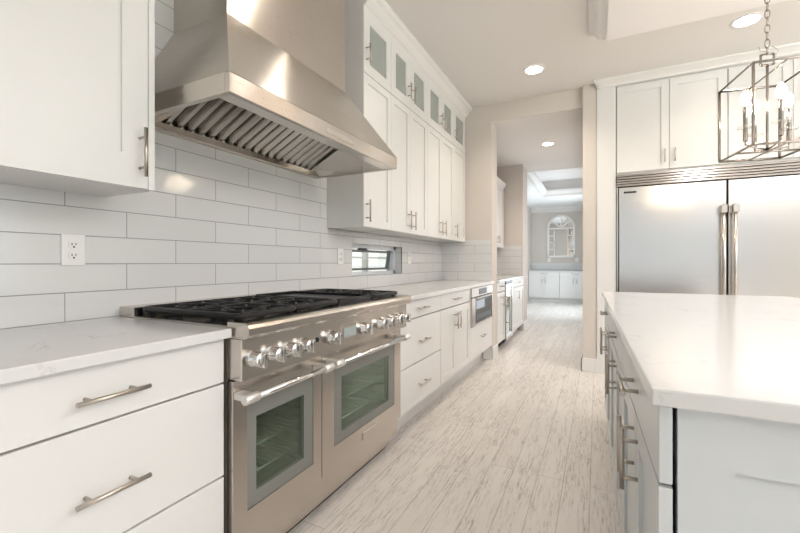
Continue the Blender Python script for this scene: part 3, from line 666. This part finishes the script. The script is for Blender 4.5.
for p, q in (((-.030, zz), (.030, zz)), ((-.030, zz + .060), (.030, zz + .060)), ((-.030, zz), (-.030, zz + .060)), ((.030, zz), (.030, zz + .060))): mb.tube([lp(p[0], 0, p[1]), lp(q[0], 0, q[1])], .006, 4)
mb.build('square_loop', PNICK, LT)
z = zz + .058; i = 0
top = 2.799
while z < top - .03:
    ring = []
    for k in range(16):
        a = 2 * PI * k / 16; u = .011 * math.cos(a); v = .026 * math.sin(a)
        ring.append((LC.x + (u if i % 2 else 0), LC.y + (0 if i % 2 else u), z + .021 + v))
    MB().tube(ring, .0028, 6, closed=True).build('chain_link', PNICK, LT); z += .041; i += 1
MB().lathe([(.062, top), (.062, top - .012), (.05, top - .022), (.010, top - .028), (.010, top - .05)], (LC.x, LC.y, 0)).build('ceiling_canopy', PNICK, LT)
mb = MB().tube([(LC.x, LC.y, zz + .07), (LC.x - .03, LC.y, zz + .085), (LC.x - .038, LC.y, zz + .11)], .0014, 6).tube([(LC.x, LC.y, zz + .07), (LC.x + .04, LC.y, zz + .05), (LC.x + .045, LC.y, zz + .075), (LC.x + .02, LC.y, zz + .10)], .0014, 6)
mb.build('wire', PNICK, LT)
for dx, dy in ((-.113, -.068), (.113, .068), (-.023, .113), (.023, -.113)):
    x, y = LC.x + dx, LC.y + dy; zb = LZ0 + .246
    MB().lathe([(.011, LZ0 + .055), (.011, zb), (.0075, zb + .006)], (x, y, 0), seg=14).build('candle_sleeve', PNICK, LT)
    MB().tube([(x, y, LZ0 + .06), (x, y, LZ0 + .035), (LC.x + dx * .5, LC.y + dy * .5, LZ0 + .018), (LC.x, LC.y, LZ0 + .012)], .0045, 8).build('arm', PNICK, LT)
    MB().lathe([(.010, LZ0 + .122), (.039, LZ0 + .126), (.042, LZ0 + .133), (.039, LZ0 + .131), (.010, LZ0 + .126)], (x, y, 0), seg=20, caps=False).build('drip_dish', GLASSY, LT)
    MB().lathe([(.007, zb + .006), (.014, zb + .016), (.022, zb + .034), (.022, zb + .050), (.016, zb + .070), (.007, zb + .086), (.0005, zb + .092)], (x, y, 0), seg=16).build('bulb', BULB, LT)
# ================================================================== RECESSED LAMPS
def can(x, y, z, label, r=.078, power=36):
    t = thing('recessed_light', label, 'ceiling light', (x, y, z), 'recessed ceiling lights')
    MB().lathe([(r + .022, z - .0005), (r + .020, z - .006), (r, z - .007), (r - .004, z - .001)], (x, y, 0), seg=36, caps=False).build('trim_ring', TRIM, t)
    MB().lathe([(r, z - .004), (.0001, z - .0041)], (x, y, 0), seg=36, caps=False).build('lens', LAMP, t)
    l = bpy.data.lights.new('downlight', 'SPOT'); l.energy = power; l.color = (1, .89, .76); l.spot_size = math.radians(140); l.spot_blend = .8; l.shadow_soft_size = .07
    o = bpy.data.objects.new('downlight', l); COL.objects.link(o); o.parent = t; o.location = (0, 0, -.02)
can(-.534, 3.92, CZ, 'round recessed ceiling light before the hall opening')
can(1.016, 3.84, CZ, 'round recessed ceiling light in front of the refrigerator cabinets, above the lantern', .078, 19)
can(-.60, 5.735, 2.753, 'round recessed ceiling light in the hall ceiling', .07)
can(-.534, 1.97, CZ, 'round recessed ceiling light facing the range hood, above the frame', .078, 17)
can(-.3, -1.3, CZ, 'round recessed ceiling light behind the camera', .078, 3)
can(3.0, 3.0, CZ, 'round recessed ceiling light beyond the island, outside the frame')
can(3.0, 1.2, CZ, 'round recessed ceiling light over the dining side of the island, outside the frame')
# ================================================================== PANTRY NICHE
FP = Fr('L', -1.085); PW = -1.77; PD = -1.085 - PW - .002
def pantry(u0, u1, label, split):
    r = thing('base_cabinet', label, 'cabinet', (-1.4, (u0 + u1) / 2, 0), 'pantry base cabinets')
    FP.box(MB(), u0, u1, -PD, -.022, .12, .882).build('body', CAB, r); FP.box(MB(), u0, u1, -PD, -.10, 0, .12).build('toe_kick', CAB, r)
    drawer(FP, r, u0 + .003, u1 - .003, .76, .880, .825, None, .15)
    door(FP, r, u0 + .003, u1 - .003, .125, .752, split, .64, .13)
pantry(4.83, 5.285, 'white pantry base cabinet left of the wine fridge', 5.06)
pantry(5.755, 6.745, 'white pantry base cabinet right of the wine fridge', 6.16)
WFz = thing('wine_fridge', 'under-counter wine fridge with glass door in the hall niche', 'wine fridge', (-1.4, 5.52, 0))
FP.box(MB(), 5.295, 5.745, -PD, -.03, .10, .878).build('body', DARK, WFz); FP.box(MB(), 5.295, 5.745, -PD, -.09, 0, .10).build('base', DARK, WFz)
mb = MB(); FP.box(mb, 5.295, 5.34, -.028, .012, .10, .84, .002); FP.box(mb, 5.70, 5.745, -.028, .012, .10, .84, .002); FP.box(mb, 5.34, 5.70, -.028, .012, .79, .84, .002); FP.box(mb, 5.34, 5.70, -.028, .012, .10, .15, .002)
dd = mb.build('door', STEEL, WFz); FP.box(MB(), 5.34, 5.70, -.012, .006, .15, .79).build('door_glass', WINE, dd)
FP.box(MB(), 5.295, 5.745, -.028, .008, .845, .878).build('vent', BLACK, WFz)
pull(FP, dd, 5.33, .50, .55, True, .012, .045, .010, STEEL)
tag(MB().box((PW + .001, YE + .262, .884), (-1.055, 6.751, .914), .003).build('worktop', QUARTZ), 'white quartz worktop over the wine fridge in the hall niche', 'countertop', 'quartz worktops')
FPU = Fr('L', -1.40)
r = thing('wall_cabinet', 'white wall cabinet in the hall niche above the wine fridge', 'cabinet', (-1.6, 5.7, 1.37))
FPU.box(MB(), YE + .262, 6.72, PW + .002 + 1.40, -.022, 1.37, 2.36).build('body', CAB, r)
for a, b, hu in ((4.83, 5.29, 5.26), (5.30, 5.75, 5.34), (5.76, 6.23, 6.20), (6.24, 6.70, 6.28)): door(FPU, r, a, b, 1.372, 2.36, hu, 1.49, .12)
MB().prism([(-1.42, YE + .262, 2.36), (-1.398, YE + .262, 2.36), (-1.36, YE + .262, 2.42), (-1.36, YE + .262, 2.44), (-1.42, YE + .262, 2.44)], (0, 1.88, 0)).build('crown', TRIM, r)
# ================================================================== FAR ROOM
FB = Fr('F', 11.90)
def buffet(u0, u1, label, dh):
    r = thing('buffet_cabinet', label, 'cabinet', ((u0 + u1) / 2, 12.2, 0), 'cabinets under the arched mirror')
    FB.box(MB(), u0, u1, -.585, -.022, .12, .862).build('body', CAB, r); FB.box(MB(), u0, u1, -.585, -.09, 0, .12).build('toe_kick', CAB, r)
    m = (u0 + u1) / 2
    drawer(FB, r, u0 + .004, u1 - .004, .735, .858, .805, m, .2)
    door(FB, r, u0 + .004, m - .003, .125, .727, m - .045, .62, .15); door(FB, r, m + .003, u1 - .004, .125, .727, m + .045, .62, .15)
buffet(-1.765, -.935, 'white double cabinet under the left half of the far arched mirror', 0)
buffet(-.932, -.138, 'white double cabinet under the right half of the far arched mirror', 0)
tag(MB().box((-1.768, 11.87, .864), (-.138, 12.489, .896), .003).build('worktop', QUARTZ), 'white worktop under the arched mirror in the far room', 'countertop', 'quartz worktops')
outlet('wall_outlet', Fr('F', 12.5), -1.273, 1.20, 'small white outlet below the left edge of the arched mirror', True, .09, .13)
outlet('wall_outlet', Fr('F', 12.5), -.515, 1.20, 'small white outlet below the right edge of the arched mirror', True, .09, .13)
MR = thing('arched_mirror', 'white arched windowpane mirror on the far wall', 'mirror', (-.94, 12.48, 1.275))
mx, mz0, mw, mzt = -.941, 1.278, .378, 2.525; mc = mzt - mw
def arch(r, z0, n=24): return [(mx - r, z0)] + [(mx - r * math.cos(PI * k / n), mc + r * math.sin(PI * k / n)) for k in range(n + 1)] + [(mx + r, z0)]
mb = MB(); mb.prism([(x, 12.492, z) for x, z in arch(mw - .01, mz0 + .01)], (0, -.006, 0)); mb.build('glass', MIRROR, MR)
mb = MB(); A, Bq = arch(mw, mz0), arch(mw - .05, mz0 + .05)
for i in range(len(A) - 1):
    p, q, rr, s = A[i], A[i + 1], Bq[i + 1], Bq[i]
    mb.prism([(p[0], 12.499, p[1]), (q[0], 12.499, q[1]), (rr[0], 12.499, rr[1]), (s[0], 12.499, s[1])], (0, -.035, 0))
mb.box((mx - mw, 12.464, mz0), (mx + mw, 12.499, mz0 + .05)); mb.build('frame', WOODW, MR)
mb = MB()
def mun(x0, z0, x1, z1, w=.012):
    d = Vector((x1 - x0, z1 - z0)); n_ = Vector((-d.y, d.x)).normalized() * w
    mb.prism([(x0 + n_.x, 12.488, z0 + n_.y), (x1 + n_.x, 12.488, z1 + n_.y), (x1 - n_.x, 12.488, z1 - n_.y), (x0 - n_.x, 12.488, z0 - n_.y)], (0, -.018, 0))
mun(mx - mw + .03, mc - .02, mx + mw - .03, mc - .02, .018)
for a in (40, 90, 140): mun(mx, mc, mx + (mw - .03) * math.cos(math.radians(a)), mc + (mw - .03) * math.sin(math.radians(a)))
for sx in (-1, 1):
    xi = mx + sx * .19; xo = mx + sx * (mw - .03)
    mun(xi, mz0 + .03, xi, mc - .02)
    for k in range(1, 4): z = mz0 + .03 + k * (mc - mz0 - .05) / 4; mun(min(xi, xo), z, max(xi, xo), z)
mb.build('muntins', WOODW, MR)
for o in bpy.data.objects:
    if '_o' in o: del o['_o']
